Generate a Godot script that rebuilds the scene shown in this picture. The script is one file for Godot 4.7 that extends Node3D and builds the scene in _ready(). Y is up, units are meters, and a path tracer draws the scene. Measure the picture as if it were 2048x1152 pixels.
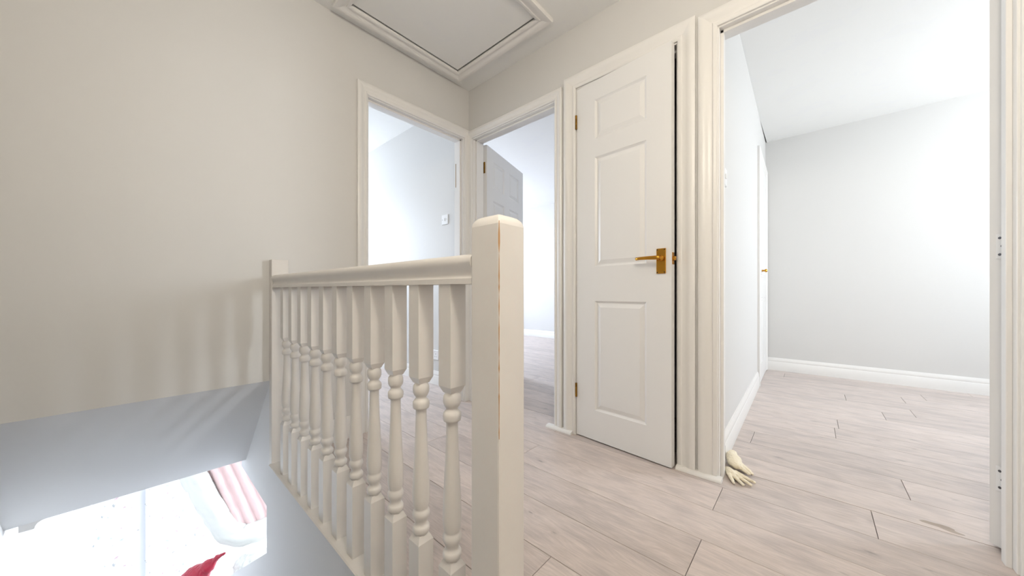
extends Node3D
# Upstairs landing with a white balustrade over the stairwell, four doorways and a loft hatch.
# Metres, y up; landing floor at y = 0. Wall with the stairs below: z = ZA. Wall with the row of doors: x = XB.

const XB := 1.695
const ZA := -1.951
const HC := 2.347          # landing ceiling
const HR := 2.42           # ceilings of the rooms
const GF := -2.5           # ground floor level
const WT := 0.1            # partition thickness

var M := {}
var used := {}

# ------------------------------------------------------------------ geometry helpers
class Geo:
	var st := SurfaceTool.new()
	var group := -1

	func _init() -> void:
		st.begin(Mesh.PRIMITIVE_TRIANGLES)

	func vert(p: Vector3, uv := Vector2.ZERO) -> void:
		st.set_smooth_group(group)
		st.set_uv(uv)
		st.add_vertex(p)

	func tri(a: Vector3, b: Vector3, c: Vector3) -> void:   # counter-clockwise from outside
		vert(a); vert(c); vert(b)

	func quad(a: Vector3, b: Vector3, c: Vector3, d: Vector3) -> void:
		tri(a, b, c); tri(a, c, d)

	func quad_uv(a: Vector3, b: Vector3, c: Vector3, d: Vector3, ua: Vector2, ub: Vector2, uc: Vector2, ud: Vector2) -> void:
		vert(a, ua); vert(c, uc); vert(b, ub); vert(a, ua); vert(d, ud); vert(c, uc)

	func face(pts: Array, centre: Vector3) -> void:          # a convex face turned away from the centre
		var n: Vector3 = (pts[1] - pts[0]).cross(pts[2] - pts[0])
		var m := Vector3.ZERO
		for p in pts: m += p
		var q := pts.duplicate()
		if n.dot(m / pts.size() - centre) < 0.0: q.reverse()
		for i in range(1, q.size() - 1): tri(q[0], q[i], q[i + 1])

	func box(lo: Vector3, hi: Vector3, bev := 0.0) -> void:
		var c := (lo + hi) / 2.0
		var h := (hi - lo) / 2.0
		if bev <= 0.0:
			for ax in 3:
				for s in [-1.0, 1.0]:
					var pts := []
					for k in [[-1, -1], [1, -1], [1, 1], [-1, 1]]:
						var v := Vector3.ZERO
						v[ax] = s * h[ax]; v[(ax + 1) % 3] = k[0] * h[(ax + 1) % 3]; v[(ax + 2) % 3] = k[1] * h[(ax + 2) % 3]
						pts.append(c + v)
					face(pts, c)
			return
		var inn := h - Vector3.ONE * bev
		for ax in 3:
			var b := (ax + 1) % 3
			var d := (ax + 2) % 3
			for s in [-1.0, 1.0]:
				var pts := []
				for k in [[-1, -1], [1, -1], [1, 1], [-1, 1]]:
					var v := Vector3.ZERO
					v[ax] = s * h[ax]; v[b] = k[0] * inn[b]; v[d] = k[1] * inn[d]
					pts.append(c + v)
				face(pts, c)
			for s in [-1.0, 1.0]:
				for t in [-1.0, 1.0]:
					var pts := []
					for k in [[-1, 0], [1, 0], [1, 1], [-1, 1]]:
						var v := Vector3.ZERO
						v[ax] = k[0] * inn[ax]
						v[b] = s * (h[b] if k[1] == 0 else inn[b])
						v[d] = t * (inn[d] if k[1] == 0 else h[d])
						pts.append(c + v)
					face(pts, c)
		for sx in [-1.0, 1.0]:
			for sy in [-1.0, 1.0]:
				for sz in [-1.0, 1.0]:
					face([c + Vector3(sx * h.x, sy * inn.y, sz * inn.z), c + Vector3(sx * inn.x, sy * h.y, sz * inn.z), c + Vector3(sx * inn.x, sy * inn.y, sz * h.z)], c)

	# a profile (a: sideways, b: out along nrm) swept along a path with mitred corners; side = direction x nrm
	func sweep(path: Array, nrm: Vector3, profile: Array, closed := false, smooth := 35.0) -> void:
		var prof := PackedVector2Array(profile)
		var area := 0.0
		for i in prof.size():
			area += prof[i].cross(prof[(i + 1) % prof.size()])
		if area < 0.0: prof.reverse()
		var n := path.size()
		var rings := []
		for i in n:
			var dirs := []
			if closed or i > 0: dirs.append((path[i] - path[(i - 1 + n) % n]).normalized())
			if closed or i < n - 1: dirs.append((path[(i + 1) % n] - path[i]).normalized())
			var side: Vector3 = dirs[0].cross(nrm)
			if dirs.size() == 2:
				var s2: Vector3 = dirs[1].cross(nrm)
				side = (side + s2) / (1.0 + side.dot(s2))
			var ring := []
			for q in prof: ring.append(path[i] + side * q.x + nrm * q.y)
			rings.append(ring)
		var m := prof.size()
		var g := 1
		for i in m:
			var e0 := prof[i] - prof[(i - 1 + m) % m]
			var e1 := prof[(i + 1) % m] - prof[i]
			if absf(rad_to_deg(e0.angle_to(e1))) > smooth: g += 1
			for j in (n if closed else n - 1):
				group = (g + j * 100) if smooth > 0.0 else -1
				var k := (j + 1) % n
				quad(rings[j][i], rings[k][i], rings[k][(i + 1) % m], rings[j][(i + 1) % m])
		group = -1
		if not closed:
			var t := Geometry2D.triangulate_polygon(prof)
			for i in range(0, t.size(), 3):
				var ids := [t[i], t[i + 1], t[i + 2]]
				if (prof[ids[1]] - prof[ids[0]]).cross(prof[ids[2]] - prof[ids[0]]) < 0.0: ids = [t[i], t[i + 2], t[i + 1]]
				tri(rings[0][ids[0]], rings[0][ids[1]], rings[0][ids[2]])
				tri(rings[n - 1][ids[0]], rings[n - 1][ids[2]], rings[n - 1][ids[1]])

	# polygon (x along ax, y along ay) pushed along az by depth
	func extrude(poly: Array, o: Vector3, ax: Vector3, ay: Vector3, depth: Vector3, smooth := 0.0) -> void:
		# sweep frame: side = d x nrm ; with nrm = ay, side = d x ay
		var d := depth.normalized()
		var side := d.cross(ay)
		var s := 1.0 if side.dot(ax) > 0.0 else -1.0
		var prof := []
		for p in poly: prof.append(Vector2(p.x * s, p.y))
		sweep([o, o + depth], ay, prof, false, smooth)

	func lathe(prof: Array, c: Vector3, seg := 16, smooth := 40.0) -> void:   # prof: Vector2(radius, height), rising
		var g := 1
		for j in prof.size() - 1:
			if j > 0:
				var e0: Vector2 = prof[j] - prof[j - 1]
				var e1: Vector2 = prof[j + 1] - prof[j]
				if absf(rad_to_deg(e0.angle_to(e1))) > smooth: g += 1
			group = g
			for k in seg:
				var a := TAU * k / seg
				var b := TAU * (k + 1) / seg
				var p0 := c + Vector3(cos(a) * prof[j].x, prof[j].y, sin(a) * prof[j].x)
				var p1 := c + Vector3(cos(a) * prof[j + 1].x, prof[j + 1].y, sin(a) * prof[j + 1].x)
				var p2 := c + Vector3(cos(b) * prof[j + 1].x, prof[j + 1].y, sin(b) * prof[j + 1].x)
				var p3 := c + Vector3(cos(b) * prof[j].x, prof[j].y, sin(b) * prof[j].x)
				if prof[j + 1].x > 1e-6: tri(p0, p1, p2)
				if prof[j].x > 1e-6: tri(p0, p2, p3)
		group = -1

	func tube(path: Array, radii: Array, seg := 10) -> void:
		group = 1
		var rings := []
		for i in path.size():
			var d: Vector3 = (path[mini(i + 1, path.size() - 1)] - path[maxi(i - 1, 0)]).normalized()
			var u := d.cross(Vector3.UP if absf(d.y) < 0.9 else Vector3.RIGHT).normalized()
			var w := d.cross(u)
			var ring := []
			for k in seg:
				var a := TAU * k / seg
				ring.append(path[i] + (u * cos(a) + w * sin(a)) * radii[i])
			rings.append(ring)
		for i in path.size() - 1:
			for k in seg:
				var l := (k + 1) % seg
				quad(rings[i][k], rings[i][l], rings[i + 1][l], rings[i + 1][k])
		group = -1
		for k in seg:
			var l := (k + 1) % seg
			tri(path[0], rings[0][l], rings[0][k])
			tri(path[-1], rings[-1][k], rings[-1][l])

	# a grid of points, closed to a shell by its own back
	func sheet(pts: Array, smooth := true) -> void:
		group = 1 if smooth else -1
		for i in pts.size() - 1:
			for j in pts[i].size() - 1:
				quad(pts[i][j], pts[i + 1][j], pts[i + 1][j + 1], pts[i][j + 1])
		group = -1

	func done() -> ArrayMesh:
		st.generate_normals()
		return st.commit()

# smooth surface of a distance field, as surface nets
func nets(lo: Vector3, hi: Vector3, cell: float, f: Callable) -> ArrayMesh:
	var n := Vector3i(((hi - lo) / cell).ceil()) + Vector3i.ONE
	var val := PackedFloat32Array()
	val.resize(n.x * n.y * n.z)
	for z in n.z:
		for y in n.y:
			for x in n.x:
				val[(z * n.y + y) * n.x + x] = f.call(lo + Vector3(x, y, z) * cell)
	var st := SurfaceTool.new()
	st.begin(Mesh.PRIMITIVE_TRIANGLES)
	var ids := {}
	var at := func(x, y, z): return (z * n.y + y) * n.x + x
	var count := 0
	for z in n.z - 1:
		for y in n.y - 1:
			for x in n.x - 1:
				var p := Vector3.ZERO
				var hits := 0
				for e in [[0,0,0,1,0,0],[0,1,0,1,1,0],[0,0,1,1,0,1],[0,1,1,1,1,1],[0,0,0,0,1,0],[1,0,0,1,1,0],[0,0,1,0,1,1],[1,0,1,1,1,1],[0,0,0,0,0,1],[1,0,0,1,0,1],[0,1,0,0,1,1],[1,1,0,1,1,1]]:
					var a: float = val[at.call(x + e[0], y + e[1], z + e[2])]
					var b: float = val[at.call(x + e[3], y + e[4], z + e[5])]
					if (a < 0.0) != (b < 0.0):
						p += Vector3(e[0], e[1], e[2]).lerp(Vector3(e[3], e[4], e[5]), a / (a - b))
						hits += 1
				if hits:
					var w := lo + (Vector3(x, y, z) + p / hits) * cell
					var d := cell * 0.5
					var g := Vector3(f.call(w + Vector3(d, 0, 0)) - f.call(w - Vector3(d, 0, 0)), f.call(w + Vector3(0, d, 0)) - f.call(w - Vector3(0, d, 0)), f.call(w + Vector3(0, 0, d)) - f.call(w - Vector3(0, 0, d)))
					st.set_normal(g.normalized())
					st.add_vertex(w)
					ids[Vector3i(x, y, z)] = count
					count += 1
	for k in ids:
		var v: Vector3i = k
		for ax in 3:
			var b := Vector3i.ZERO
			var c := Vector3i.ZERO
			var s := Vector3i.ZERO
			s[ax] = 1; b[(ax + 1) % 3] = 1; c[(ax + 2) % 3] = 1
			if not (ids.has(v - b) and ids.has(v - c) and ids.has(v - b - c)): continue
			var a0: float = val[at.call(v.x, v.y, v.z)]
			var a1: float = val[at.call(v.x + s.x, v.y + s.y, v.z + s.z)]
			if (a0 < 0.0) == (a1 < 0.0): continue
			var q := [ids[v], ids[v - b], ids[v - b - c], ids[v - c]]
			if a0 < 0.0: q.reverse()
			for i in [0, 1, 2, 0, 2, 3]: st.add_index(q[i])
	return st.commit()

func capsule(p: Vector3, a: Vector3, b: Vector3, ra: float, rb: float) -> float:
	var ab := b - a
	var t := clampf((p - a).dot(ab) / ab.length_squared(), 0.0, 1.0)
	return (p - a - ab * t).length() - lerpf(ra, rb, t)

func smin(a: float, b: float, k: float) -> float:
	var h := maxf(k - absf(a - b), 0.0) / k
	return minf(a, b) - h * h * k * 0.25

# ------------------------------------------------------------------ nodes
func numbered(called: String) -> String:
	if not used.has(called):
		used[called] = 0
		return called
	used[called] += 1
	return "%s_%03d" % [called, used[called]]

func tag(o: Node, label: String, category: String, kind := "", group := "") -> void:
	o.set_meta("label", label)
	o.set_meta("category", category)
	if kind: o.set_meta("kind", kind)
	if group: o.set_meta("group", group)

func thing(called: String, label: String, category: String, kind := "", group := "", xf := Transform3D.IDENTITY) -> Node3D:
	var o := Node3D.new()
	o.name = numbered(called)
	add_child(o)
	o.transform = xf
	tag(o, label, category, kind, group)
	return o

func part(called: String, m: Mesh, mat: Material, parent: Node, xf := Transform3D.IDENTITY) -> MeshInstance3D:
	var o := MeshInstance3D.new()
	o.name = called
	o.mesh = m
	o.material_override = mat
	o.transform = xf
	parent.add_child(o, true)
	return o

func solo(called: String, m: Mesh, mat: Material, label: String, category: String, kind := "", group := "", xf := Transform3D.IDENTITY) -> MeshInstance3D:
	var o := MeshInstance3D.new()
	o.name = numbered(called)
	o.mesh = m
	o.material_override = mat
	o.transform = xf
	add_child(o)
	tag(o, label, category, kind, group)
	return o

func bx(x0: float, y0: float, z0: float, x1: float, y1: float, z1: float, bev := 0.0) -> ArrayMesh:
	var g := Geo.new()
	g.box(Vector3(x0, y0, z0), Vector3(x1, y1, z1), bev)
	return g.done()

func boxes(list: Array) -> ArrayMesh:
	var g := Geo.new()
	for b in list: g.box(Vector3(b[0], b[1], b[2]), Vector3(b[3], b[4], b[5]))
	return g.done()

# ------------------------------------------------------------------ materials
func noise_tex(freq: float, octaves: int, lo: Color, hi: Color, size := 512, seed_ := 1, mid := 0.5) -> NoiseTexture2D:
	var n := FastNoiseLite.new()
	n.seed = seed_
	n.noise_type = FastNoiseLite.TYPE_SIMPLEX_SMOOTH
	n.frequency = freq
	n.fractal_octaves = octaves
	var t := NoiseTexture2D.new()
	t.width = size; t.height = size
	t.seamless = true
	t.noise = n
	var r := Gradient.new()
	r.set_color(0, lo); r.set_color(1, hi)
	r.set_offset(0, mid - 0.5 if mid > 0.5 else 0.0)
	t.color_ramp = r
	return t

func paint(c: Color, rough: float, vary := 0.0, scale := 1.5, spec := 0.5) -> StandardMaterial3D:
	var m := StandardMaterial3D.new()
	m.albedo_color = c
	m.roughness = rough
	m.metallic_specular = spec
	if vary > 0.0:      # faint mottling of brushed paint
		m.albedo_color = Color.WHITE
		m.albedo_texture = noise_tex(0.012, 4, c.darkened(vary), c.lightened(vary * 0.6), 256, int(c.r * 997 + rough * 100))
		m.uv1_triplanar = true
		m.uv1_world_triplanar = true
		m.uv1_scale = Vector3.ONE * scale
	return m

func plain(c: Color, rough: float, metal := 0.0) -> StandardMaterial3D:
	var m := StandardMaterial3D.new()
	m.albedo_color = c
	m.roughness = rough
	m.metallic = metal
	return m

func plank_material(k: int) -> StandardMaterial3D:
	var w := 1024
	var h := 160
	var im := Image.create(w, h, false, Image.FORMAT_RGB8)
	var rng := RandomNumberGenerator.new()
	rng.seed = 100 + k
	var fine := FastNoiseLite.new()
	fine.seed = 11 + k; fine.frequency = 1.0; fine.fractal_octaves = 2
	var broad := FastNoiseLite.new()
	broad.seed = 31 + k; broad.frequency = 1.0; broad.fractal_octaves = 3
	var knots := []
	for i in 2 + k % 2:
		knots.append([rng.randf() * w, (0.15 + 0.7 * rng.randf()) * h, 2.5 + 4.5 * rng.randf(), 0.25 + 0.35 * rng.randf()])
	var base := Color(0.800, 0.750, 0.725)
	var tone := [0.0, -0.022, 0.018, -0.008, 0.026, -0.034][k % 6] as float
	for y in h:
		for x in w:
			var bend := broad.get_noise_2d(x * 0.0022, y * 0.006) * 26.0
			var dark := 0.0
			for q in knots:
				var dx: float = (x - q[0]) / (q[2] * 3.2)
				var dy: float = (y - q[1]) / q[2]
				var r2 := dx * dx + dy * dy
				if r2 < 9.0:
					bend += dy * exp(-r2 * 0.6) * 14.0
					dark += q[3] * exp(-r2 * 3.0) * (0.6 + 0.8 * absf(fine.get_noise_2d(x * 0.05, y * 0.4)))
			var grain := fine.get_noise_2d(x * 0.008, (y + bend) * 0.17) * 0.5 + fine.get_noise_2d(x * 0.03 + 40.0, (y + bend) * 0.55) * 0.35
			var cloud := broad.get_noise_2d(x * 0.004 + 90.0, y * 0.014)
			var v := 1.0 + tone + grain * 0.11 + cloud * 0.11
			v -= maxf(0.0, cloud - 0.18) * 0.22 + dark * 0.55
			im.set_pixel(x, y, Color(base.r * v, base.g * (v - 0.004 * cloud), base.b * (v - 0.012 * cloud)))
	var m := StandardMaterial3D.new()
	m.albedo_texture = ImageTexture.create_from_image(im)
	m.roughness = 0.42
	m.metallic_specular = 0.4
	return m

func wallpaper_material() -> StandardMaterial3D:
	var s := 512
	var im := Image.create(s, s, false, Image.FORMAT_RGB8)
	im.fill(Color(0.88, 0.88, 0.88))
	var rng := RandomNumberGenerator.new()
	rng.seed = 5
	for i in 26:
		var c := Vector2(rng.randf() * s, rng.randf() * s)
		var a := rng.randf() * TAU
		var l := 9.0 + rng.randf() * 12.0
		var tint := [Color(0.66, 0.66, 0.65), Color(0.76, 0.64, 0.66), Color(0.70, 0.73, 0.76)][i % 3] as Color
		for leaf in [0.0, 0.9, -0.9] if i % 2 else [0.0]:
			var d := Vector2.from_angle(a + leaf)
			for y in range(-24, 25):
				for x in range(-24, 25):
					var p := Vector2(x, y)
					var t := p.dot(d) / l
					var across := absf(p.dot(d.orthogonal()))
					if t > 0.1 and t < 1.0 and across < sin(t * PI) * l * 0.24:
						im.set_pixel(posmod(int(c.x) + x, s), posmod(int(c.y) + y, s), tint if across > 0.8 else tint.darkened(0.1))
	var m := StandardMaterial3D.new()
	m.albedo_texture = ImageTexture.create_from_image(im)
	m.uv1_triplanar = true
	m.uv1_world_triplanar = true
	m.uv1_scale = Vector3.ONE * 1.6
	m.roughness = 0.7
	return m

func make_materials() -> void:
	M.wall = paint(Color(0.858, 0.852, 0.842), 0.5, 0.0, 1.1, 0.35)
	M.wall_white = paint(Color(0.90, 0.90, 0.905), 0.7, 0.0, 1.1, 0.35)
	M.ceiling = paint(Color(0.945, 0.945, 0.938), 0.8, 0.006, 0.9, 0.3)
	M.gloss = paint(Color(0.925, 0.917, 0.905), 0.32)
	M.satin = paint(Color(0.885, 0.868, 0.848), 0.45, 0.015, 3.0, 0.45)
	M.door = paint(Color(0.915, 0.91, 0.903), 0.36)
	M.brass = plain(Color(0.80, 0.58, 0.22), 0.22, 1.0)
	M.old_brass = plain(Color(0.55, 0.40, 0.16), 0.4, 1.0)
	M.dark = plain(Color(0.16, 0.14, 0.12), 0.9)
	M.subfloor = plain(Color(0.30, 0.25, 0.21), 0.9)
	M.raw_wood = paint(Color(0.72, 0.55, 0.37), 0.7)
	M.screw = plain(Color(0.42, 0.42, 0.43), 0.35, 1.0)
	M.plastic = plain(Color(0.94, 0.94, 0.94), 0.3)
	M.hole = plain(Color(0.10, 0.10, 0.10), 0.7)
	M.latex = paint(Color(0.94, 0.895, 0.80), 0.45)
	M.pink = paint(Color(0.87, 0.76, 0.75), 0.8)
	M.sheet = paint(Color(0.82, 0.82, 0.80), 0.35)
	M.red = paint(Color(0.62, 0.06, 0.17), 0.45, 0.08, 5.0)
	M.carpet = paint(Color(0.84, 0.84, 0.85), 0.95, 0.05, 6.0)
	M.glass = plain(Color(0.95, 0.98, 1.0, 0.06), 0.02)
	M.glass.transparency = BaseMaterial3D.TRANSPARENCY_ALPHA
	M.film = plain(Color(0.92, 0.95, 0.95, 0.28), 0.12)
	M.film.transparency = BaseMaterial3D.TRANSPARENCY_ALPHA
	M.smear = plain(Color(0.70, 0.62, 0.52, 0.40), 0.5)
	M.smear.transparency = BaseMaterial3D.TRANSPARENCY_ALPHA
	M.paper = wallpaper_material()
	M.planks = []
	for k in 6: M.planks.append(plank_material(k))

# ------------------------------------------------------------------ doors
const ARCH := [Vector2(0, 0), Vector2(0, 0.010), Vector2(0.006, 0.014), Vector2(0.014, 0.014), Vector2(0.018, 0.010), Vector2(0.026, 0.011), Vector2(0.036, 0.016), Vector2(0.044, 0.021), Vector2(0.060, 0.021), Vector2(0.066, 0.017), Vector2(0.066, 0)]

func arch_profile(w: float) -> Array:
	var out := []
	for p in ARCH: out.append(Vector2(p.x * w / 0.066, p.y))
	return out

# door frame in a wall; wall face through o, u along the wall, n out of the wall; opening u0..u1, height h
func door_frame(t: Node3D, o: Vector3, u: Vector3, n: Vector3, u0: float, u1: float, h: float, aw: float, depth := WT, stop_at := 0.045, both := true) -> void:
	# architrave legs and head share mitres; side = d x n must point away from the opening
	var flip := Vector3.UP.cross(n).dot(u) < 0.0
	var a := u1 if not flip else u0
	var b := u0 if not flip else u1
	var e := 0.006 if not flip else -0.006
	var prof := arch_profile(aw)
	var path := [o + u * (a + e), o + u * (a + e) + Vector3.UP * (h + 0.006), o + u * (b - e) + Vector3.UP * (h + 0.006), o + u * (b - e)]
	var g := Geo.new()
	g.sweep(path, n, prof, false, 35.0)
	part("architrave", g.done(), M.gloss, t)
	if both:
		var g2 := Geo.new()
		var p2 := []
		for p in path: p2.append(p - n * depth)
		p2.reverse()
		g2.sweep(p2, -n, prof, false, 35.0)
		part("architrave", g2.done(), M.gloss, t)
	# lining boards with a stop strip
	var lin := 0.022
	for k in 3:
		var gl := Geo.new()
		var c0 := o - n * (depth + 0.001)
		var p := [[u0 - lin, 0.0, u0, h], [u1, 0.0, u1 + lin, h], [u0 - lin, h, u1 + lin, h + lin]][k] as Array
		var q0: Vector3 = c0 + u * p[0] + Vector3.UP * p[1]
		var q1: Vector3 = o + n * 0.001 + u * p[2] + Vector3.UP * p[3]
		gl.box(q0.min(q1), q0.max(q1), 0.0015)
		var s0 := [[u0, 0.0, u0 + 0.012, h], [u1 - 0.012, 0.0, u1, h], [u0, h - 0.012, u1, h]][k] as Array
		q0 = o - n * (stop_at + 0.012) + u * s0[0] + Vector3.UP * s0[1]
		q1 = o - n * (stop_at - 0.02) + u * s0[2] + Vector3.UP * s0[3]
		if stop_at > 0.0: gl.box(q0.min(q1), q0.max(q1), 0.001)
		part("lining" if k < 2 else "head_lining", gl.done(), M.gloss, t)

# panelled leaf in its own frame: x across from the hinge, y up, front face at z = 0
func door_leaf(t: Node3D, xf: Transform3D, w: float, y0: float, y1: float, thick: float, rects: Array) -> MeshInstance3D:
	var g := Geo.new()
	for side in [0, 1]:
		var z := 0.0 if side == 0 else -thick
		var xs := [0.0, w]
		var ys := [y0, y1]
		for r in rects:
			for v in [r[0], r[2]]:
				if not xs.has(v): xs.append(v)
			for v in [r[1], r[3]]:
				if not ys.has(v): ys.append(v)
		xs.sort(); ys.sort()
		for i in xs.size() - 1:
			for j in ys.size() - 1:
				var mid := Vector2(xs[i] + xs[i + 1], ys[j] + ys[j + 1]) / 2.0
				var hole := false
				for r in rects:
					if mid.x > r[0] and mid.x < r[2] and mid.y > r[1] and mid.y < r[3]: hole = true
				if hole: continue
				g.face([Vector3(xs[i], ys[j], z), Vector3(xs[i + 1], ys[j], z), Vector3(xs[i + 1], ys[j + 1], z), Vector3(xs[i], ys[j + 1], z)], Vector3(mid.x, mid.y, -thick / 2))
	for q in [[Vector3(0, y0, 0), Vector3(0, y1, 0), Vector3(0, y1, -thick), Vector3(0, y0, -thick)], [Vector3(w, y0, 0), Vector3(w, y1, 0), Vector3(w, y1, -thick), Vector3(w, y0, -thick)], [Vector3(0, y0, 0), Vector3(w, y0, 0), Vector3(w, y0, -thick), Vector3(0, y0, -thick)], [Vector3(0, y1, 0), Vector3(w, y1, 0), Vector3(w, y1, -thick), Vector3(0, y1, -thick)]]:
		g.face(q, Vector3(w / 2, (y0 + y1) / 2, -thick / 2))
	var leaf := part("leaf", g.done(), M.door, t, xf)
	for r in rects:
		var gp := Geo.new()
		for side in [0, 1]:
			var s := 1.0 if side == 0 else -1.0
			var z := 0.0 if side == 0 else -thick
			var steps := [[0.0, 0.0], [0.004, -0.004], [0.010, -0.0085], [0.014, -0.0085], [0.034, -0.0015]]
			var far := Vector3((r[0] + r[2]) / 2.0, (r[1] + r[3]) / 2.0, -thick / 2)
			for i in steps.size() - 1:
				var a: float = steps[i][0]
				var b: float = steps[i + 1][0]
				var za: float = z + s * steps[i][1]
				var zb: float = z + s * steps[i + 1][1]
				var A := [Vector3(r[0] + a, r[1] + a, za), Vector3(r[2] - a, r[1] + a, za), Vector3(r[2] - a, r[3] - a, za), Vector3(r[0] + a, r[3] - a, za)]
				var B := [Vector3(r[0] + b, r[1] + b, zb), Vector3(r[2] - b, r[1] + b, zb), Vector3(r[2] - b, r[3] - b, zb), Vector3(r[0] + b, r[3] - b, zb)]
				for k in 4:
					var l := (k + 1) % 4
					if side == 0: gp.quad(A[k], A[l], B[l], B[k])
					else: gp.quad(A[l], A[k], B[k], B[l])
			var b2 := 0.034
			var z2 := z - s * 0.0015
			gp.face([Vector3(r[0] + b2, r[1] + b2, z2), Vector3(r[2] - b2, r[1] + b2, z2), Vector3(r[2] - b2, r[3] - b2, z2), Vector3(r[0] + b2, r[3] - b2, z2)], far)
		part("panel", gp.done(), M.door, leaf)
	return leaf

func six_panels(w: float) -> Array:
	var s := 0.105
	var m := 0.05
	var c := w / 2.0
	var out := []
	for y in [[0.17, 0.77], [0.955, 1.555], [1.655, 1.87]]:
		out.append([s, y[0], c - m, y[1]])
		out.append([c + m, y[0], w - s, y[1]])
	return out

# butt hinge at a local corner: knuckle along y at (0, y), leaf plate on the door edge (plane x = 0, towards -z)
func hinge(t: Node3D, xf: Transform3D, y: float, mat: Material, screws := 3, size := 0.078) -> void:
	var g := Geo.new()
	g.lathe([Vector2(0, y - size / 2), Vector2(0.0055, y - size / 2), Vector2(0.0055, y - 0.0165), Vector2(0.0047, y - 0.0155), Vector2(0.0055, y - 0.0145), Vector2(0.0055, y + 0.0145), Vector2(0.0047, y + 0.0155), Vector2(0.0055, y + 0.0165), Vector2(0.0055, y + size / 2), Vector2(0, y + size / 2)], Vector3(-0.003, 0, 0.004), 12)
	g.box(Vector3(-0.003, y - size / 2, -0.025), Vector3(0.0015, y + size / 2, 0.003), 0.0008)
	var h := part("hinge", g.done(), mat, t, xf)
	for k in screws:
		var gs := Geo.new()
		gs.lathe([Vector2(0.0042, 0.0), Vector2(0.0036, 0.0012), Vector2(0.0, 0.0014)], Vector3.ZERO, 10)
		gs.box(Vector3(-0.0032, 0.0011, -0.0005), Vector3(0.0032, 0.0018, 0.0005))
		part("screw", gs.done(), M.screw, h, Transform3D(Basis(Vector3(0, 0, 1), PI / 2), Vector3(-0.003, y + (k - (screws - 1) / 2.0) * 0.026, -0.013 + (0.004 if k % 2 else -0.002))))

func basis_of(x: Vector3) -> Basis:
	return Basis(x, Vector3.UP, x.cross(Vector3.UP))

func skirting(called: String, label: String, a: Vector3, b: Vector3, n: Vector3, hgt := 0.12) -> void:
	# a to b must run along n x up
	var g := Geo.new()
	var d := n.cross(Vector3.UP)
	var path := [a, b] if (b - a).dot(d) > 0.0 else [b, a]
	g.sweep(path, n, [Vector2(0, 0), Vector2(0, 0.016), Vector2(hgt - 0.045, 0.016), Vector2(hgt - 0.038, 0.0125), Vector2(hgt - 0.030, 0.014), Vector2(hgt - 0.016, 0.011), Vector2(hgt - 0.006, 0.007), Vector2(hgt, 0.005), Vector2(hgt, 0)], false, 35.0)
	solo(called, g.done(), M.gloss, label, "skirting board", "structure")

# window in a wall: outer light direction n points into the room
func window(called: String, label: String, c: Vector3, u: Vector3, n: Vector3, w: float, h: float, energy: float, tint: Color) -> void:
	var t := thing(called, label, "window", "structure", "", Transform3D(Basis(u, Vector3.UP, u.cross(Vector3.UP)), c))
	var s := signf(u.cross(Vector3.UP).dot(n))
	var g := Geo.new()
	for b in [[-w / 2, -h / 2, w / 2, -h / 2 + 0.05], [-w / 2, h / 2 - 0.05, w / 2, h / 2], [-w / 2, -h / 2 + 0.05, -w / 2 + 0.05, h / 2 - 0.05], [w / 2 - 0.05, -h / 2 + 0.05, w / 2, h / 2 - 0.05]]:
		g.box(Vector3(b[0], b[1], -0.03), Vector3(b[2], b[3], 0.03), 0.004)
	part("window_frame", g.done(), M.plastic, t)
	part("mullion", bx(-0.02, -h / 2 + 0.05, -0.02, 0.02, h / 2 - 0.05, 0.02, 0.003), M.plastic, t)
	part("pane", bx(-w / 2 + 0.05, -h / 2 + 0.05, -0.003, -0.02, h / 2 - 0.05, 0.003), M.glass, t)
	part("pane", bx(0.02, -h / 2 + 0.05, -0.003, w / 2 - 0.05, h / 2 - 0.05, 0.003), M.glass, t)
	part("window_sill", bx(-w / 2 - 0.05, -h / 2 - 0.03, 0.03 if s > 0 else -0.2, w / 2 + 0.05, -h / 2, 0.2 if s > 0 else -0.03, 0.005), M.gloss, t)
	# the daylight of that window
	var l := AreaLight3D.new()
	l.name = called + "_daylight"
	l.area_size = Vector2(w - 0.1, h - 0.1)
	l.light_energy = energy
	l.light_color = tint
	l.shadow_enabled = true
	l.area_range = 20.0
	add_child(l)
	l.global_position = c + n * 0.06
	l.look_at(c + n * 2.0, Vector3.UP)

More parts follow.
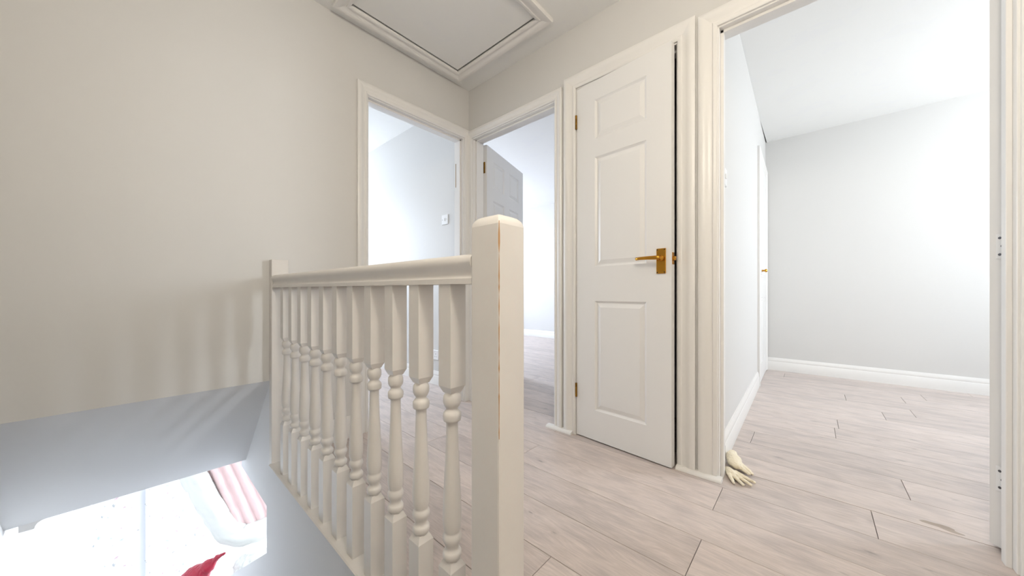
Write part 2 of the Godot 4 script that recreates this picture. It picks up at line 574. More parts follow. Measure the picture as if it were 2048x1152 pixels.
# ------------------------------------------------------------------ scene
func _ready() -> void:
	# camera: level, lens shifted so that the horizon lies ten pixels below the middle
	var cam := Camera3D.new()
	cam.name = "camera"
	cam.projection = Camera3D.PROJECTION_FRUSTUM
	cam.near = 0.05
	cam.far = 100.0
	cam.size = 0.05 * 1152.0 / 673.5
	cam.frustum_offset = Vector2(0, 0.05 * 10.0 / 673.5)
	add_child(cam)
	cam.position = Vector3(0, 0.812, 0)
	cam.rotation.y = -atan(756.0 / 673.5)
	cam.current = true

	var we := WorldEnvironment.new()
	we.name = "world_environment"
	var env := Environment.new()
	env.background_mode = Environment.BG_SKY
	var sky := Sky.new()
	var sm := ProceduralSkyMaterial.new()
	sm.sky_top_color = Color(0.72, 0.82, 0.95)
	sm.sky_horizon_color = Color(0.93, 0.95, 0.97)
	sm.ground_bottom_color = Color(0.55, 0.56, 0.55)
	sm.ground_horizon_color = Color(0.75, 0.77, 0.78)
	sm.sky_energy_multiplier = 2.0
	sky.sky_material = sm
	env.sky = sky
	env.tonemap_mode = Environment.TONE_MAPPER_LINEAR
	env.tonemap_exposure = 1.0
	env.sdfgi_enabled = true
	env.ssao_enabled = true
	env.ssil_enabled = true
	we.environment = env
	add_child(we)

	make_materials()
	build_windows()
	build_shell()
	build_floor()
	build_trim()
	build_doors()
	build_balustrade()
	build_hatch()
	build_fittings()
	build_stairs()
	build_downstairs()
	build_gloves()
	build_lamps()

func build_windows() -> void:
	window("window_1", "narrow white framed bedroom window in the wall opposite the white side wall", Vector3(3.45, 1.62, 2.45), Vector3(1, 0, 0), Vector3(0, 0, -1), 0.6, 1.2, 5.8, Color(0.945, 0.975, 1.0))
	window("window_2", "white framed window in the room behind the open grey door", Vector3(3.4, 1.45, -5.25), Vector3(1, 0, 0), Vector3(0, 0, 1), 1.6, 1.2, 9.0, Color(0.89, 0.935, 1.0))
	window("window_3", "white framed window in the room past the balustrade", Vector3(0.95, 1.45, -4.75), Vector3(1, 0, 0), Vector3(0, 0, 1), 1.2, 1.2, 4.9, Color(0.90, 0.945, 1.0))
	window("window_4", "wide white framed window of the downstairs room", Vector3(3.55, -1.25, -3.7), Vector3(0, 0, 1), Vector3(-1, 0, 0), 2.2, 1.5, 25.0, Color(0.92, 0.96, 1.0))

func wall(called: String, label: String, list: Array, mat: Material) -> void:
	solo(called, boxes(list), mat, label, "wall", "structure")

func build_shell() -> void:
	var top := 2.6
	# wall over the stairwell, pierced by the doorway next to the corner
	wall("wall_left", "warm grey landing wall over the stairwell with baluster shadows", [[-0.36, 0.39, ZA - WT, 0.44, top, ZA], [0.465, -0.01, ZA - WT, 0.897, top, ZA], [0.44, 0.43, ZA - WT, 0.465, top, ZA], [0.897, 1.989, ZA - WT, 1.662, top, ZA], [1.662, -0.01, ZA - WT, XB, top, ZA]], M.wall)
	# wall with the row of three doorways
	wall("wall_right", "grey landing wall holding the row of white doorways", [[XB, -0.01, ZA - WT, XB + WT, top, -1.922], [XB, 1.989, -1.922, XB + WT, top, -1.144], [XB, -0.01, -1.144, XB + WT, top, -1.029], [XB, 2.002, -1.029, XB + WT, top, -0.453], [XB, -0.01, -0.453, XB + WT, top, -0.323], [XB, 1.989, -0.323, XB + WT, top, 0.463], [XB, -0.01, 0.463, XB + WT, top, 1.3]], M.wall)
	wall("wall_stairs", "grey wall on the closed side of the stairwell", [[-0.46, GF, -2.62, -0.36, top, 1.3]], M.wall)
	wall("wall_back", "grey end wall of the landing", [[-0.36, -0.25, 1.2, XB, top, 1.3]], M.wall)
	# ceiling of the landing with the square hole of the loft hatch, and the loft floor over it
	solo("ceiling", boxes([[-0.36, HC, ZA, 0.758, top, 1.2], [1.501, HC, ZA, XB, top, 1.2], [0.758, HC, ZA, 1.501, top, -1.841], [0.758, HC, -1.142, 1.501, top, 1.2]]), M.ceiling, "white landing ceiling around the loft hatch", "ceiling", "structure")
	solo("ceiling", boxes([[-0.5, top, -5.4, 5.2, top + 0.05, 2.6]]), M.dark, "dark loft boards above the ceilings", "ceiling", "structure")
	# bedroom at the right end
	var g := Geo.new()
	g.extrude([Vector2(XB + WT, -0.322), Vector2(4.5, -0.372), Vector2(4.5, -0.46), Vector2(XB + WT, -0.46)], Vector3(0, -0.01, 0), Vector3(1, 0, 0), Vector3(0, 0, 1), Vector3(0, top, 0))
	solo("wall_bedroom_side", g.done(), M.wall, "white bedroom side wall behind the pair of gloves", "wall", "structure")
	wall("wall_bedroom_far", "pale grey far wall of the bright bedroom", [[4.5, -0.15, -0.46, 4.6, top, 2.5]], M.wall)
	wall("wall_bedroom_window", "bedroom wall around its window", [[XB + WT, -0.15, 2.4, 3.15, top, 2.5], [3.75, -0.15, 2.4, 4.5, top, 2.5], [3.15, -0.15, 2.4, 3.75, 1.02, 2.5], [3.15, 2.22, 2.4, 3.75, top, 2.5]], M.wall)
	wall("wall_bedroom_near", "bedroom wall on the landing side of its window", [[XB, -0.15, 1.3, XB + WT, top, 2.5]], M.wall)
	solo("ceiling", bx(XB + WT, HR, -0.36, 4.5, top, 2.4), M.ceiling, "white ceiling of the bright bedroom", "ceiling", "structure")
	# cupboard
	wall("wall_cupboard", "back of the shallow cupboard behind the panelled door", [[2.35, -0.01, -1.0, 2.45, top, -0.46]], M.wall)
	# room behind the open grey door
	wall("wall_study_side", "grey partition between cupboard and room with the open door", [[XB + WT, -0.01, -1.1, 5.0, top, -1.0]], M.wall)
	wall("wall_study_far", "pale grey far wall seen past the open grey door", [[5.0, -0.15, -5.3, 5.1, top, -1.0]], M.wall)
	wall("wall_study_window", "wall around the window of the room with the open door", [[1.79, -0.15, -5.3, 2.6, top, -5.2], [4.2, -0.15, -5.3, 5.0, top, -5.2], [2.6, -0.15, -5.3, 4.2, 0.85, -5.2], [2.6, 2.05, -5.3, 4.2, top, -5.2]], M.wall)
	wall("wall_party", "pale wall with light switch and socket past the balustrade", [[1.79, -0.01, -5.2, 1.89, top, ZA - WT]], M.wall)
	solo("ceiling", boxes([[1.89, HR, -5.2, 5.0, top, -1.1], [XB + WT, HR, ZA - WT, 1.89, top, -1.1]]), M.ceiling, "white ceiling of the room with the open grey door", "ceiling", "structure")
	# room past the balustrade
	wall("wall_boxroom_window", "wall around the window of the room past the balustrade", [[-0.36, -0.15, -4.8, 0.35, top, -4.7], [1.55, -0.15, -4.8, 1.79, top, -4.7], [0.35, -0.15, -4.8, 1.55, 0.85, -4.7], [0.35, 2.05, -4.8, 1.55, top, -4.7]], M.wall)
	wall("wall_boxroom_side", "left side wall of the room past the balustrade", [[-0.46, -0.15, -4.8, -0.36, top, -2.62]], M.wall)
	solo("ceiling", bx(-0.36, HR, -4.7, 1.79, top, ZA - WT), M.ceiling, "white ceiling of the room past the balustrade", "ceiling", "structure")
	# sloping soffit over the stairs
	var gs := Geo.new()
	gs.extrude([Vector2(ZA, 0.39), Vector2(-2.5, -0.174), Vector2(-2.62, -0.174), Vector2(-2.62, 0.42), Vector2(ZA - WT, 0.42), Vector2(ZA - WT, 0.39)], Vector3(-0.36, 0, 0), Vector3(0, 0, 1), Vector3(0, 1, 0), Vector3(0.80, 0, 0))
	solo("ceiling_slope", gs.done(), M.wall_white, "sloping blue grey soffit over the stairs below the wall", "ceiling", "structure")
	# side of the stairwell below the balustrade
	var ga := Geo.new()
	ga.extrude([Vector2(-0.415, 0.0), Vector2(-0.415, GF), Vector2(-2.03, GF), Vector2(-2.03, -0.25), Vector2(-2.62, -0.25), Vector2(-2.62, 0.42), Vector2(ZA - WT, 0.42), Vector2(ZA - 0.001, 0.39), Vector2(ZA - 0.001, 0.0)], Vector3(0.44, 0, 0), Vector3(0, 0, 1), Vector3(0, 1, 0), Vector3(0.05, 0, 0))
	solo("wall_stairwell", ga.done(), M.wall_white, "white stairwell side wall under the row of balusters", "wall", "structure")
	# ground floor shell
	solo("floor", bx(-0.46, GF - 0.1, -5.7, 3.7, GF, 1.3), M.carpet, "grey carpet of the downstairs hall", "floor", "structure")
	solo("ceiling", boxes([[-0.46, -0.174, -5.6, 0.47, -0.16, -2.615], [0.47, -0.174, -5.6, 3.6, -0.16, -0.95]]), M.ceiling, "white ceiling of the downstairs hall", "ceiling", "structure")
	wall("wall_hall_side", "white hall side wall downstairs beside the wallpaper", [[-0.46, GF, -4.93, -0.36, -0.17, -2.62]], M.wall_white)
	wall("wall_hall_pier", "narrow grey wall pier beside the leaf patterned wallpaper", [[-0.46, GF, -5.05, -0.262, -0.17, -4.93]], M.wall)
	wall("wall_hall_far", "white wallpaper with pale leaves on the downstairs far wall", [[-0.46, GF, -5.6, 3.6, -0.17, -5.5], [0.085, GF, -5.5, 3.5, -0.17, -5.47]], M.paper)
	wall("wall_hall_window", "downstairs wall around the wide window", [[3.5, GF, -5.5, 3.6, -0.17, -4.8], [3.5, GF, -2.6, 3.6, -0.17, -0.9], [3.5, GF, -4.8, 3.6, -2.0, -2.6], [3.5, -0.5, -4.8, 3.6, -0.17, -2.6]], M.wall_white)
	wall("wall_hall_back", "back wall of the downstairs room", [[0.49, GF, -1.0, 3.5, -0.17, -0.9], [-0.36, GF, 1.2, 0.49, -0.17, 1.3], [0.44, GF, -0.415, 0.49, -0.17, 1.2]], M.wall_white)

func build_floor() -> void:
	var t := thing("floor", "pale grey oak laminate planks of the landing and rooms", "floor", "structure")
	part("sub_floor", boxes([[0.49, -0.16, -4.7, 1.84, -0.013, 1.2], [1.84, -0.16, -5.2, 5.0, -0.013, -1.0], [1.84, -0.25, -1.0, 4.5, -0.013, 2.4], [-0.36, -0.16, -4.7, 0.49, -0.013, -2.62], [-0.36, -0.25, -0.38, 0.49, -0.013, 1.2], [1.695, -0.25, 1.2, 1.84, -0.013, 2.4]]), M.subfloor, t)
	var joints := {-2: -0.6, 0: -0.272, 2: -0.278, 3: 0.164, 1: -1.09, 5: 0.289, 4: -0.52, 6: -0.25, 7: 0.62, 8: 0.1, -1: -0.95}
	var rng := RandomNumberGenerator.new()
	rng.seed = 77
	var gap := 0.0009
	for k in range(-8, 21):
		var x0 := 1.05 + 0.195 * k
		var x1 := x0 + 0.195
		var j0: float = joints[k] if joints.has(k) else rng.randf_range(-1.0, 0.29)
		var z0 := -5.2 if x0 > 1.8 else (-4.7 if x0 > 0.44 else -0.38)
		var z1 := 2.4 if x0 > 1.6 else 1.2
		if x1 > 4.6: z1 = -1.0
		x0 = maxf(x0, -0.355)
		x1 = minf(x1, 5.0)
		if k == 4: x0 += 0.0018   # open joint at the bedroom threshold
		if k == -4: x1 = 0.468   # the strip under the base rail
		var cuts := [z0]
		var z := j0 - 1.29 * 6.0
		while z < z1 - 0.05:
			if z > z0 + 0.05: cuts.append(z)
			z += 1.29
		cuts.append(z1)
		for i in cuts.size() - 1:
			var a: float = cuts[i] + gap
			var b: float = cuts[i + 1] - gap
			var g := Geo.new()
			var c := Vector3((x0 + x1) / 2, 0, (a + b) / 2)
			var l := Vector3(x0 + gap, -0.012, a) - c
			var h := Vector3(x1 - gap, 0.0, b) - c
			var e := 0.0008
			var full := 1.29
			var turned := rng.randf() < 0.5
			var along := func(v: float) -> float:
				var w := 0.005 + 0.99 * (v - l.z) / full
				return 1.0 - w if turned else w
			var y := h.y - e
			g.quad_uv(Vector3(l.x + e, h.y, h.z - e), Vector3(h.x - e, h.y, h.z - e), Vector3(h.x - e, h.y, l.z + e), Vector3(l.x + e, h.y, l.z + e),
				Vector2(along.call(h.z), 0.02), Vector2(along.call(h.z), 0.98), Vector2(along.call(l.z), 0.98), Vector2(along.call(l.z), 0.02))
			var ring_lo := [Vector3(l.x, y, h.z), Vector3(h.x, y, h.z), Vector3(h.x, y, l.z), Vector3(l.x, y, l.z)]
			var ring_hi := [Vector3(l.x + e, h.y, h.z - e), Vector3(h.x - e, h.y, h.z - e), Vector3(h.x - e, h.y, l.z + e), Vector3(l.x + e, h.y, l.z + e)]
			for q in 4:
				var r := (q + 1) % 4
				g.quad(ring_lo[q], ring_lo[r], ring_hi[r], ring_hi[q])
				var dn := Vector3(0, l.y - y, 0)
				g.quad(ring_lo[q] + dn, ring_lo[r] + dn, ring_lo[r], ring_lo[q])
			part("plank", g.done(), M.planks[rng.randi() % M.planks.size()], t, Transform3D(Basis.IDENTITY, c))

	# dried smear of adhesive on the planks inside the bedroom door
	var gs := Geo.new()
	var rim := []
	for i in 20:
		var a := TAU * i / 20.0
		var q := 1.0 + 0.22 * sin(a * 3.0 + 1.0) + 0.12 * sin(a * 5.0)
		rim.append(Vector3(1.863 + cos(a) * 0.016 * q - sin(a) * 0.010, 0.0004, 0.337 + sin(a) * 0.045 * q))
	for i in 20: gs.tri(Vector3(1.863, 0.0007, 0.337), rim[(i + 1) % 20], rim[i])
	part("dried_smear", gs.done(), M.smear, t)

func build_trim() -> void:
	skirting("baseboard_left", "white skirting board behind the balusters", Vector3(0.506, 0, ZA), Vector3(0.845, 0, ZA), Vector3(0, 0, 1))
	skirting("baseboard_party", "white skirting board under the socket past the balustrade", Vector3(1.79, 0, -2.13), Vector3(1.79, 0, -4.7), Vector3(-1, 0, 0))
	var n := Vector3(0.05, 0, 2.705).normalized()
	var a := Vector3(1.87, 0, -0.3234)
	var b := Vector3(3.6, 0, -0.3558)
	skirting("baseboard_bedroom_side", "white skirting board along the bedroom side wall by the gloves", a, b, n, 0.13)
	skirting("baseboard_bedroom_far", "long white skirting board along the far bedroom wall", Vector3(4.5, 0, -0.36), Vector3(4.5, 0, 2.4), Vector3(-1, 0, 0), 0.13)
	skirting("baseboard_study_far", "white skirting board on the far wall past the open door", Vector3(5.0, 0, -5.2), Vector3(5.0, 0, -1.1), Vector3(-1, 0, 0))
	# quadrant beading nailed along the foot of the two door piers
	var k := 1
	for r in [[-1.205, -1.030, "thin white quadrant bead at the foot of the narrow door pier"], [-0.470, -0.288, "white quadrant bead at the pier foot beside the gloves"]]:
		var g := Geo.new()
		var prof := [Vector2(0, 0), Vector2(0, 0.038), Vector2(0.006, 0.0375), Vector2(0.011, 0.034), Vector2(0.014, 0.028), Vector2(0.016, 0.022), Vector2(0.016, 0)]
		var path := [Vector3(XB, 0, r[1]), Vector3(XB, 0, r[0])]
		g.sweep(path, Vector3(-1, 0, 0), prof, false, 35.0)
		solo("trim_%d" % k, g.done(), M.gloss, r[2], "beading", "structure")
		k += 1

func build_doors() -> void:
	# 1: doorway in the wall over the stairs, door swung out of sight
	var t := thing("door_1", "white framed open doorway past the balustrade, next to the corner", "doorway", "structure")
	door_frame(t, Vector3(0, 0, ZA), Vector3(1, 0, 0), Vector3(0, 0, 1), 0.919, 1.640, 1.967, 0.064)
	part("strike_plate", bx(1.6385, 1.62, ZA - 0.088, 1.6405, 1.80, ZA - 0.084), M.old_brass, t)

	# 2: doorway in the corner with the grey-white door opened into the room
	t = thing("door_2", "open six panel door with brass hinge in the corner doorway", "door", "structure")
	door_frame(t, Vector3(XB, 0, 0), Vector3(0, 0, 1), Vector3(-1, 0, 0), -1.900, -1.166, 1.967, 0.056)
	var x := Vector3(0.959, 0, -0.282).normalized()
	var xf := Transform3D(basis_of(x), Vector3(1.829, 0, -1.892))
	door_leaf(t, xf, 0.705, 0.008, 1.968, 0.036, six_panels(0.705))
	for y in [1.79, 0.26]: hinge(t, Transform3D(basis_of(x), Vector3(1.8205, 0, -1.9215)).translated_local(Vector3(-0.004, 0, 0.010)), y, M.old_brass, 3, 0.085)
	part("handle_plate", bx(0.645, 0.91, 0.0, 0.685, 1.02, 0.004, 0.001), M.brass, t, xf)

	# 3: cupboard door, standing a little ajar
	t = thing("door_3", "narrow white three panel cupboard door with brass lever handle", "door", "structure")
	door_frame(t, Vector3(XB, 0, 0), Vector3(0, 0, 1), Vector3(-1, 0, 0), -1.007, -0.475, 1.980, 0.076, WT, 0.06, false)
	x = Vector3(-0.045, 0, 0.534).normalized()
	xf = Transform3D(basis_of(x), Vector3(1.686, 0, -1.004))
	var leaf := door_leaf(t, xf, 0.524, 0.007, 1.972, 0.035, [[0.117, 0.170, 0.406, 0.768], [0.117, 0.956, 0.406, 1.555], [0.117, 1.655, 0.406, 1.868]])
	for y in [1.787, 0.259]: hinge(t, xf, y, M.old_brass, 0, 0.078)
	var hp := part("handle", bx(0.456, 0.903, 0.0, 0.500, 1.021, 0.006, 0.002), M.brass, t, xf)
	var gl := Geo.new()
	gl.tube([Vector3(0.478, 0.975, 0.006), Vector3(0.478, 0.975, 0.012), Vector3(0.478, 0.975, 0.014), Vector3(0.478, 0.975, 0.040)], [0.014, 0.013, 0.009, 0.009], 14)
	part("rose", gl.done(), M.brass, hp)
	var gv := Geo.new()
	gv.tube([Vector3(0.488, 0.975, 0.041), Vector3(0.484, 0.975, 0.042), Vector3(0.470, 0.976, 0.043), Vector3(0.430, 0.977, 0.044), Vector3(0.392, 0.977, 0.043), Vector3(0.374, 0.976, 0.040), Vector3(0.371, 0.976, 0.039)], [0.006, 0.0098, 0.0098, 0.0082, 0.0074, 0.0076, 0.004], 12)
	part("lever", gv.done(), M.brass, hp)
	for p in [Vector2(0.461, 0.909), Vector2(0.495, 0.909), Vector2(0.461, 1.015), Vector2(0.495, 1.015)]:
		var gs := Geo.new()
		gs.lathe([Vector2(0.003, 0), Vector2(0.0025, 0.0008), Vector2(0, 0.001)], Vector3.ZERO, 8)
		part("screw", gs.done(), M.hole, hp, Transform3D(Basis(Vector3(1, 0, 0), PI / 2), Vector3(p.x, p.y, 0.006)))
	var gk := Geo.new()
	gk.box(Vector3(0.524, 0.945, -0.030), Vector3(0.5255, 1.0, -0.008))
	gk.box(Vector3(0.524, 0.963, -0.026), Vector3(0.536, 0.982, -0.013), 0.002)
	part("latch", gk.done(), M.brass, t, xf)
	# brass keep on the jamb
	part("keep", bx(1.70, 0.93, -0.4765, 1.745, 1.0, -0.4752), M.old_brass, t)

	# 4: doorway of the bright bedroom; its door is folded back against the wall inside
	t = thing("door_4", "wide bedroom doorway with door folded back on white hinges", "door", "structure")
	door_frame(t, Vector3(XB, 0, 0), Vector3(0, 0, 1), Vector3(-1, 0, 0), -0.301, 0.441, 1.967, 0.074)
	x = Vector3(0.59, 0, 0.81).normalized()
	# hinge edge faces the landing; local x runs away along the leaf, front face (z = 0) lies against the jamb side
	xf = Transform3D(basis_of(x), Vector3(1.800, 0, 0.452))
	var front := basis_of(x).z
	if front.z < 0.0 or front.dot(Vector3(-1, 0, 1)) < 0.0: front = -front
	door_leaf(t, xf, 0.715, 0.010, 1.968, 0.042, six_panels(0.715))
	for y in [0.959, 0.226, 1.78]: hinge(t, xf, y, M.plastic)

	# 5: built-in cupboard door at the far end of the bedroom side wall
	t = thing("door_5", "narrow white cupboard door with brass knob at bedroom wall end", "door", "structure")
	var n := Vector3(0.05, 0, 2.705).normalized()
	var along := Vector3(n.z, 0, -n.x)
	var o := Vector3(3.62, 0, -0.356)
	var fr := Geo.new()
	var path := [o + along * 0.80, o + along * 0.80 + Vector3(0, 2.03, 0), o + along * 0.06 + Vector3(0, 2.03, 0), o + along * 0.06]
	fr.sweep(path, n, arch_profile(0.066), false)
	part("architrave", fr.done(), M.gloss, t)
	xf = Transform3D(basis_of(along), o + along * 0.07 + n * 0.012)
	door_leaf(t, xf, 0.72, 0.006, 2.02, 0.010, six_panels(0.72))
	var kn := Geo.new()
	kn.lathe([Vector2(0.012, 0), Vector2(0.008, 0.006), Vector2(0.007, 0.018), Vector2(0.015, 0.026), Vector2(0.016, 0.034), Vector2(0.010, 0.041), Vector2(0, 0.042)], Vector3.ZERO, 14)
	part("knob", kn.done(), M.brass, t, xf * Transform3D(Basis(Vector3(1, 0, 0), PI / 2), Vector3(0.21, 1.02, 0)))

func build_balustrade() -> void:
	var t := thing("balustrade", "white painted landing balustrade with turned balusters and square newel post", "balustrade")
	# newel post: square, rounded shoulders
	var g := Geo.new()
	var lo := Vector3(0.4335, -0.45, -0.493)
	var hi := Vector3(0.505, 0.958, -0.417)
	var c := (lo + hi) / 2
	var rings := []
	for s in [[0.0, lo.y], [0.0, 0.938], [0.0012, 0.944], [0.004, 0.950], [0.009, 0.955], [0.016, 0.958]]:
		var hx: float = (hi.x - lo.x) / 2 - s[0]
		var hz: float = (hi.z - lo.z) / 2 - s[0]
		var r := 0.004
		var ring := []
		for q in [[1, 1], [-1, 1], [-1, -1], [1, -1]]:
			var first := [Vector2(hx, hz - r), Vector2(hx - r * 0.3, hz - r * 0.3), Vector2(hx - r, hz)]
			if q[0] * q[1] < 0: first.reverse()
			for p in first: ring.append(Vector3(c.x + p.x * q[0], s[1], c.z + p.y * q[1]))
		rings.append(ring)
	for j in rings.size() - 1:
		g.group = 1 if j > 0 else -1
		for i in 12:
			var l := (i + 1) % 12
			g.face([rings[j][i], rings[j][l], rings[j + 1][l], rings[j + 1][i]], Vector3(c.x, rings[j][0].y - 0.02 * float(j), c.z))
	g.group = -1
	g.face(rings[-1], c)
	var newel := part("newel_post", g.done(), M.satin, t)
	# paint worn off the corner facing the stairs head
	var gw := Geo.new()
	var rng := RandomNumberGenerator.new()
	rng.seed = 3
	var y := 0.55
	var e0 := Vector3(lo.x + 0.0011, 0, hi.z - 0.0011)
	var w := 0.0005
	while y < 0.935:
		var y2 := y + rng.randf_range(0.006, 0.02)
		var w2 := rng.randf_range(0.0002, 0.0011) * (1.6 if y > 0.88 else 1.0)
		var d := Vector3(-1, 0, 1).normalized() * 0.0004
		var s := Vector3(1, 0, 1).normalized()
		gw.quad(e0 + d - s * w + Vector3(0, y, 0), e0 + d + s * w + Vector3(0, y, 0), e0 + d + s * w2 + Vector3(0, y2, 0), e0 + d - s * w2 + Vector3(0, y2, 0))
		y = y2; w = w2
	part("worn_edge", gw.done(), M.raw_wood, newel)
	# post against the wall
	part("wall_post", bx(0.433, -0.02, ZA, 0.502, 0.972, -1.910, 0.002), M.satin, t)
	# handrail
	var gr := Geo.new()
	var half := [Vector2(0.0251, 0), Vector2(0.0251, 0.011), Vector2(0.0223, 0.0145), Vector2(0.0207, 0.019), Vector2(0.0215, 0.025), Vector2(0.0245, 0.031), Vector2(0.0277, 0.037), Vector2(0.0288, 0.043), Vector2(0.0277, 0.050), Vector2(0.0237, 0.0555), Vector2(0.0161, 0.059), Vector2(0.0072, 0.0605)]
	var prof := half.duplicate()
	for i in range(half.size() - 1, -1, -1): prof.append(Vector2(-half[i].x, half[i].y))
	gr.sweep([Vector3(0.461, 0.838, -1.912), Vector3(0.461, 0.830, -0.494)], Vector3.UP, prof, false, 38.0)
	part("handrail", gr.done(), M.satin, t)
	# base rail on the floor edge
	var gb := Geo.new()
	gb.sweep([Vector3(0.46, -0.022, -1.912), Vector3(0.46, -0.022, -0.42)], Vector3.UP, [Vector2(-0.034, 0.004), Vector2(-0.036, 0.010), Vector2(-0.036, 0.018), Vector2(-0.032, 0.024), Vector2(-0.028, 0.026), Vector2(0.034, 0.026), Vector2(0.038, 0.023), Vector2(0.038, 0.022), Vector2(-0.030, 0.0)], false, 35.0)
	part("base_rail", gb.done(), M.satin, t)
	# balusters
	var bm := baluster_mesh()
	for k in 11:
		part("baluster", bm, M.satin, t, Transform3D(Basis.IDENTITY, Vector3(0.460, 0.0, -1.772 + 0.1188 * k)))

func baluster_mesh() -> ArrayMesh:
	var g := Geo.new()
	var h := 0.0205
	# square blocks with a shallow taper towards the turning
	for b in [[0.003, 0.222, 0.237], [0.840, 0.612, 0.597]]:
		var r0 := [] ; var r1 := [] ; var r2 := []
		for q in [[1, 1], [-1, 1], [-1, -1], [1, -1]]:
			r0.append(Vector3(q[0] * h, b[0], q[1] * h))
			r1.append(Vector3(q[0] * h, b[1], q[1] * h))
			r2.append(Vector3(q[0] * 0.0135, b[2], q[1] * 0.0135))
		var c := Vector3(0, (b[0] + b[1]) / 2, 0)
		for i in 4:
			var l := (i + 1) % 4
			g.face([r0[i], r0[l], r1[l], r1[i]], c)
			g.face([r1[i], r1[l], r2[l], r2[i]], c)
		g.face(r0, c)
		g.face(r2, c)
	var p := []
	for q in [[0.232, 0.0145], [0.237, 0.0150], [0.240, 0.0182], [0.245, 0.0200], [0.252, 0.0200], [0.256, 0.0180], [0.258, 0.0150], [0.263, 0.0142], [0.268, 0.0148], [0.274, 0.0178], [0.280, 0.0200], [0.287, 0.0202], [0.293, 0.0178], [0.2955, 0.0164], [0.298, 0.0168], [0.306, 0.0190], [0.320, 0.0203], [0.338, 0.0202], [0.365, 0.0192], [0.40, 0.0175], [0.44, 0.0154], [0.48, 0.0138], [0.51, 0.0130], [0.531, 0.0128], [0.534, 0.0140], [0.5365, 0.0185], [0.540, 0.0195], [0.548, 0.0199], [0.553, 0.0190], [0.556, 0.0165], [0.560, 0.0130], [0.564, 0.0130], [0.568, 0.0160], [0.574, 0.0188], [0.582, 0.0196], [0.590, 0.0188], [0.595, 0.0158], [0.598, 0.0140], [0.602, 0.0138]]:
		p.append(Vector2(q[1], q[0]))
	g.lathe(p, Vector3.ZERO, 20, 60.0)
	return g.done()

func build_hatch() -> void:
	var t := thing("loft_hatch", "white loft hatch with moulded frame in the landing ceiling", "hatch")
	var g := Geo.new()
	var prof := [Vector2(0, 0), Vector2(0, 0.010), Vector2(0.006, 0.014), Vector2(0.016, 0.014), Vector2(0.020, 0.010), Vector2(0.032, 0.012), Vector2(0.042, 0.018), Vector2(0.052, 0.020), Vector2(0.066, 0.020), Vector2(0.070, 0.015), Vector2(0.070, 0)]
	g.sweep([Vector3(0.768, HC, -1.831), Vector3(1.491, HC, -1.831), Vector3(1.491, HC, -1.152), Vector3(0.768, HC, -1.152)], Vector3(0, -1, 0), prof, true, 35.0)
	part("frame", g.done(), M.gloss, t)
	part("panel", bx(0.7735, HC + 0.003, -1.8255, 1.4855, HC + 0.021, -1.158, 0.001), M.ceiling, t)

func switch_plate(called: String, label: String, category: String, xf: Transform3D, sockets := false) -> void:
	var t := thing(called, label, category, "", "", xf)
	var w := 0.073 if sockets else 0.043
	part("plate", bx(-w, -0.043, 0, w, 0.043, 0.009, 0.003), M.plastic, t)
	if sockets:
		for s in [-0.036, 0.036]:
			part("rocker", bx(s - 0.007 + 0.02 * signf(s) * -1.0, 0.020, 0.009, s + 0.007 + 0.02 * signf(s) * -1.0, 0.036, 0.012, 0.001), M.plastic, t)
			var g := Geo.new()
			for b in [[-0.002, 0.004, 0.002, 0.013], [-0.014, -0.017, -0.008, -0.013], [0.008, -0.017, 0.014, -0.013]]:
				g.box(Vector3(s + b[0], b[1], 0.0085), Vector3(s + b[2], b[3], 0.0094))
			part("pin_holes", g.done(), M.hole, t)
	else:
		part("rocker", bx(-0.008, -0.012, 0.009, 0.008, 0.012, 0.0135, 0.002), M.plastic, t)
		for s in [-0.03, 0.03]:
			var gs := Geo.new()
			gs.lathe([Vector2(0.003, 0), Vector2(0.0026, 0.0008), Vector2(0, 0.001)], Vector3.ZERO, 8)
			part("screw", gs.done(), M.screw, t, Transform3D(Basis(Vector3(1, 0, 0), PI / 2), Vector3(s, 0, 0.009)))

func build_fittings() -> void:
	# plates: local z out of the wall
	switch_plate("light_switch", "white light switch on the pale wall past the balustrade", "light switch", Transform3D(Basis(Vector3(0, 0, 1), Vector3.UP, Vector3(-1, 0, 0)), Vector3(1.79, 1.445, -2.365)))
	switch_plate("power_socket", "white double socket low on the pale wall behind the balusters", "socket", Transform3D(Basis(Vector3(0, 0, 1), Vector3.UP, Vector3(-1, 0, 0)), Vector3(1.79, 0.262, -2.53)), true)
	var n := Vector3(0.05, 0, 2.705).normalized()
	switch_plate("light_switch", "white light switch on the bedroom side wall by the door frame", "light switch", Transform3D(Basis(Vector3(n.z, 0, -n.x), Vector3.UP, n), Vector3(1.925, 1.382, -0.3244)))

func build_stairs() -> void:
	var t := thing("staircase", "carpeted stairs going down between the stairwell walls", "staircase", "structure")
	var rise := 2.5 / 13.0
	var going := 0.225
	for k in 12:
		var y := -rise * (k + 1)
		var z := -0.40 - going * k
		part("tread", bx(-0.36, y - 0.035, z - going - 0.02, 0.44, y, z, 0.004), M.carpet, t)
		part("riser", bx(-0.36, y - rise, z - going, 0.44, y - 0.035, z - going + 0.015), M.carpet, t)
	# sloping side panel of the lower flight
	var g := Geo.new()
	g.extrude([Vector2(-2.03, -0.485), Vector2(-2.03, -1.9), Vector2(-3.35, -2.5), Vector2(-3.35, -1.375)], Vector3(0.44, 0, 0), Vector3(0, 0, 1), Vector3(0, 1, 0), Vector3(0.05, 0, 0))
	part("side_panel", g.done(), M.wall_white, t)

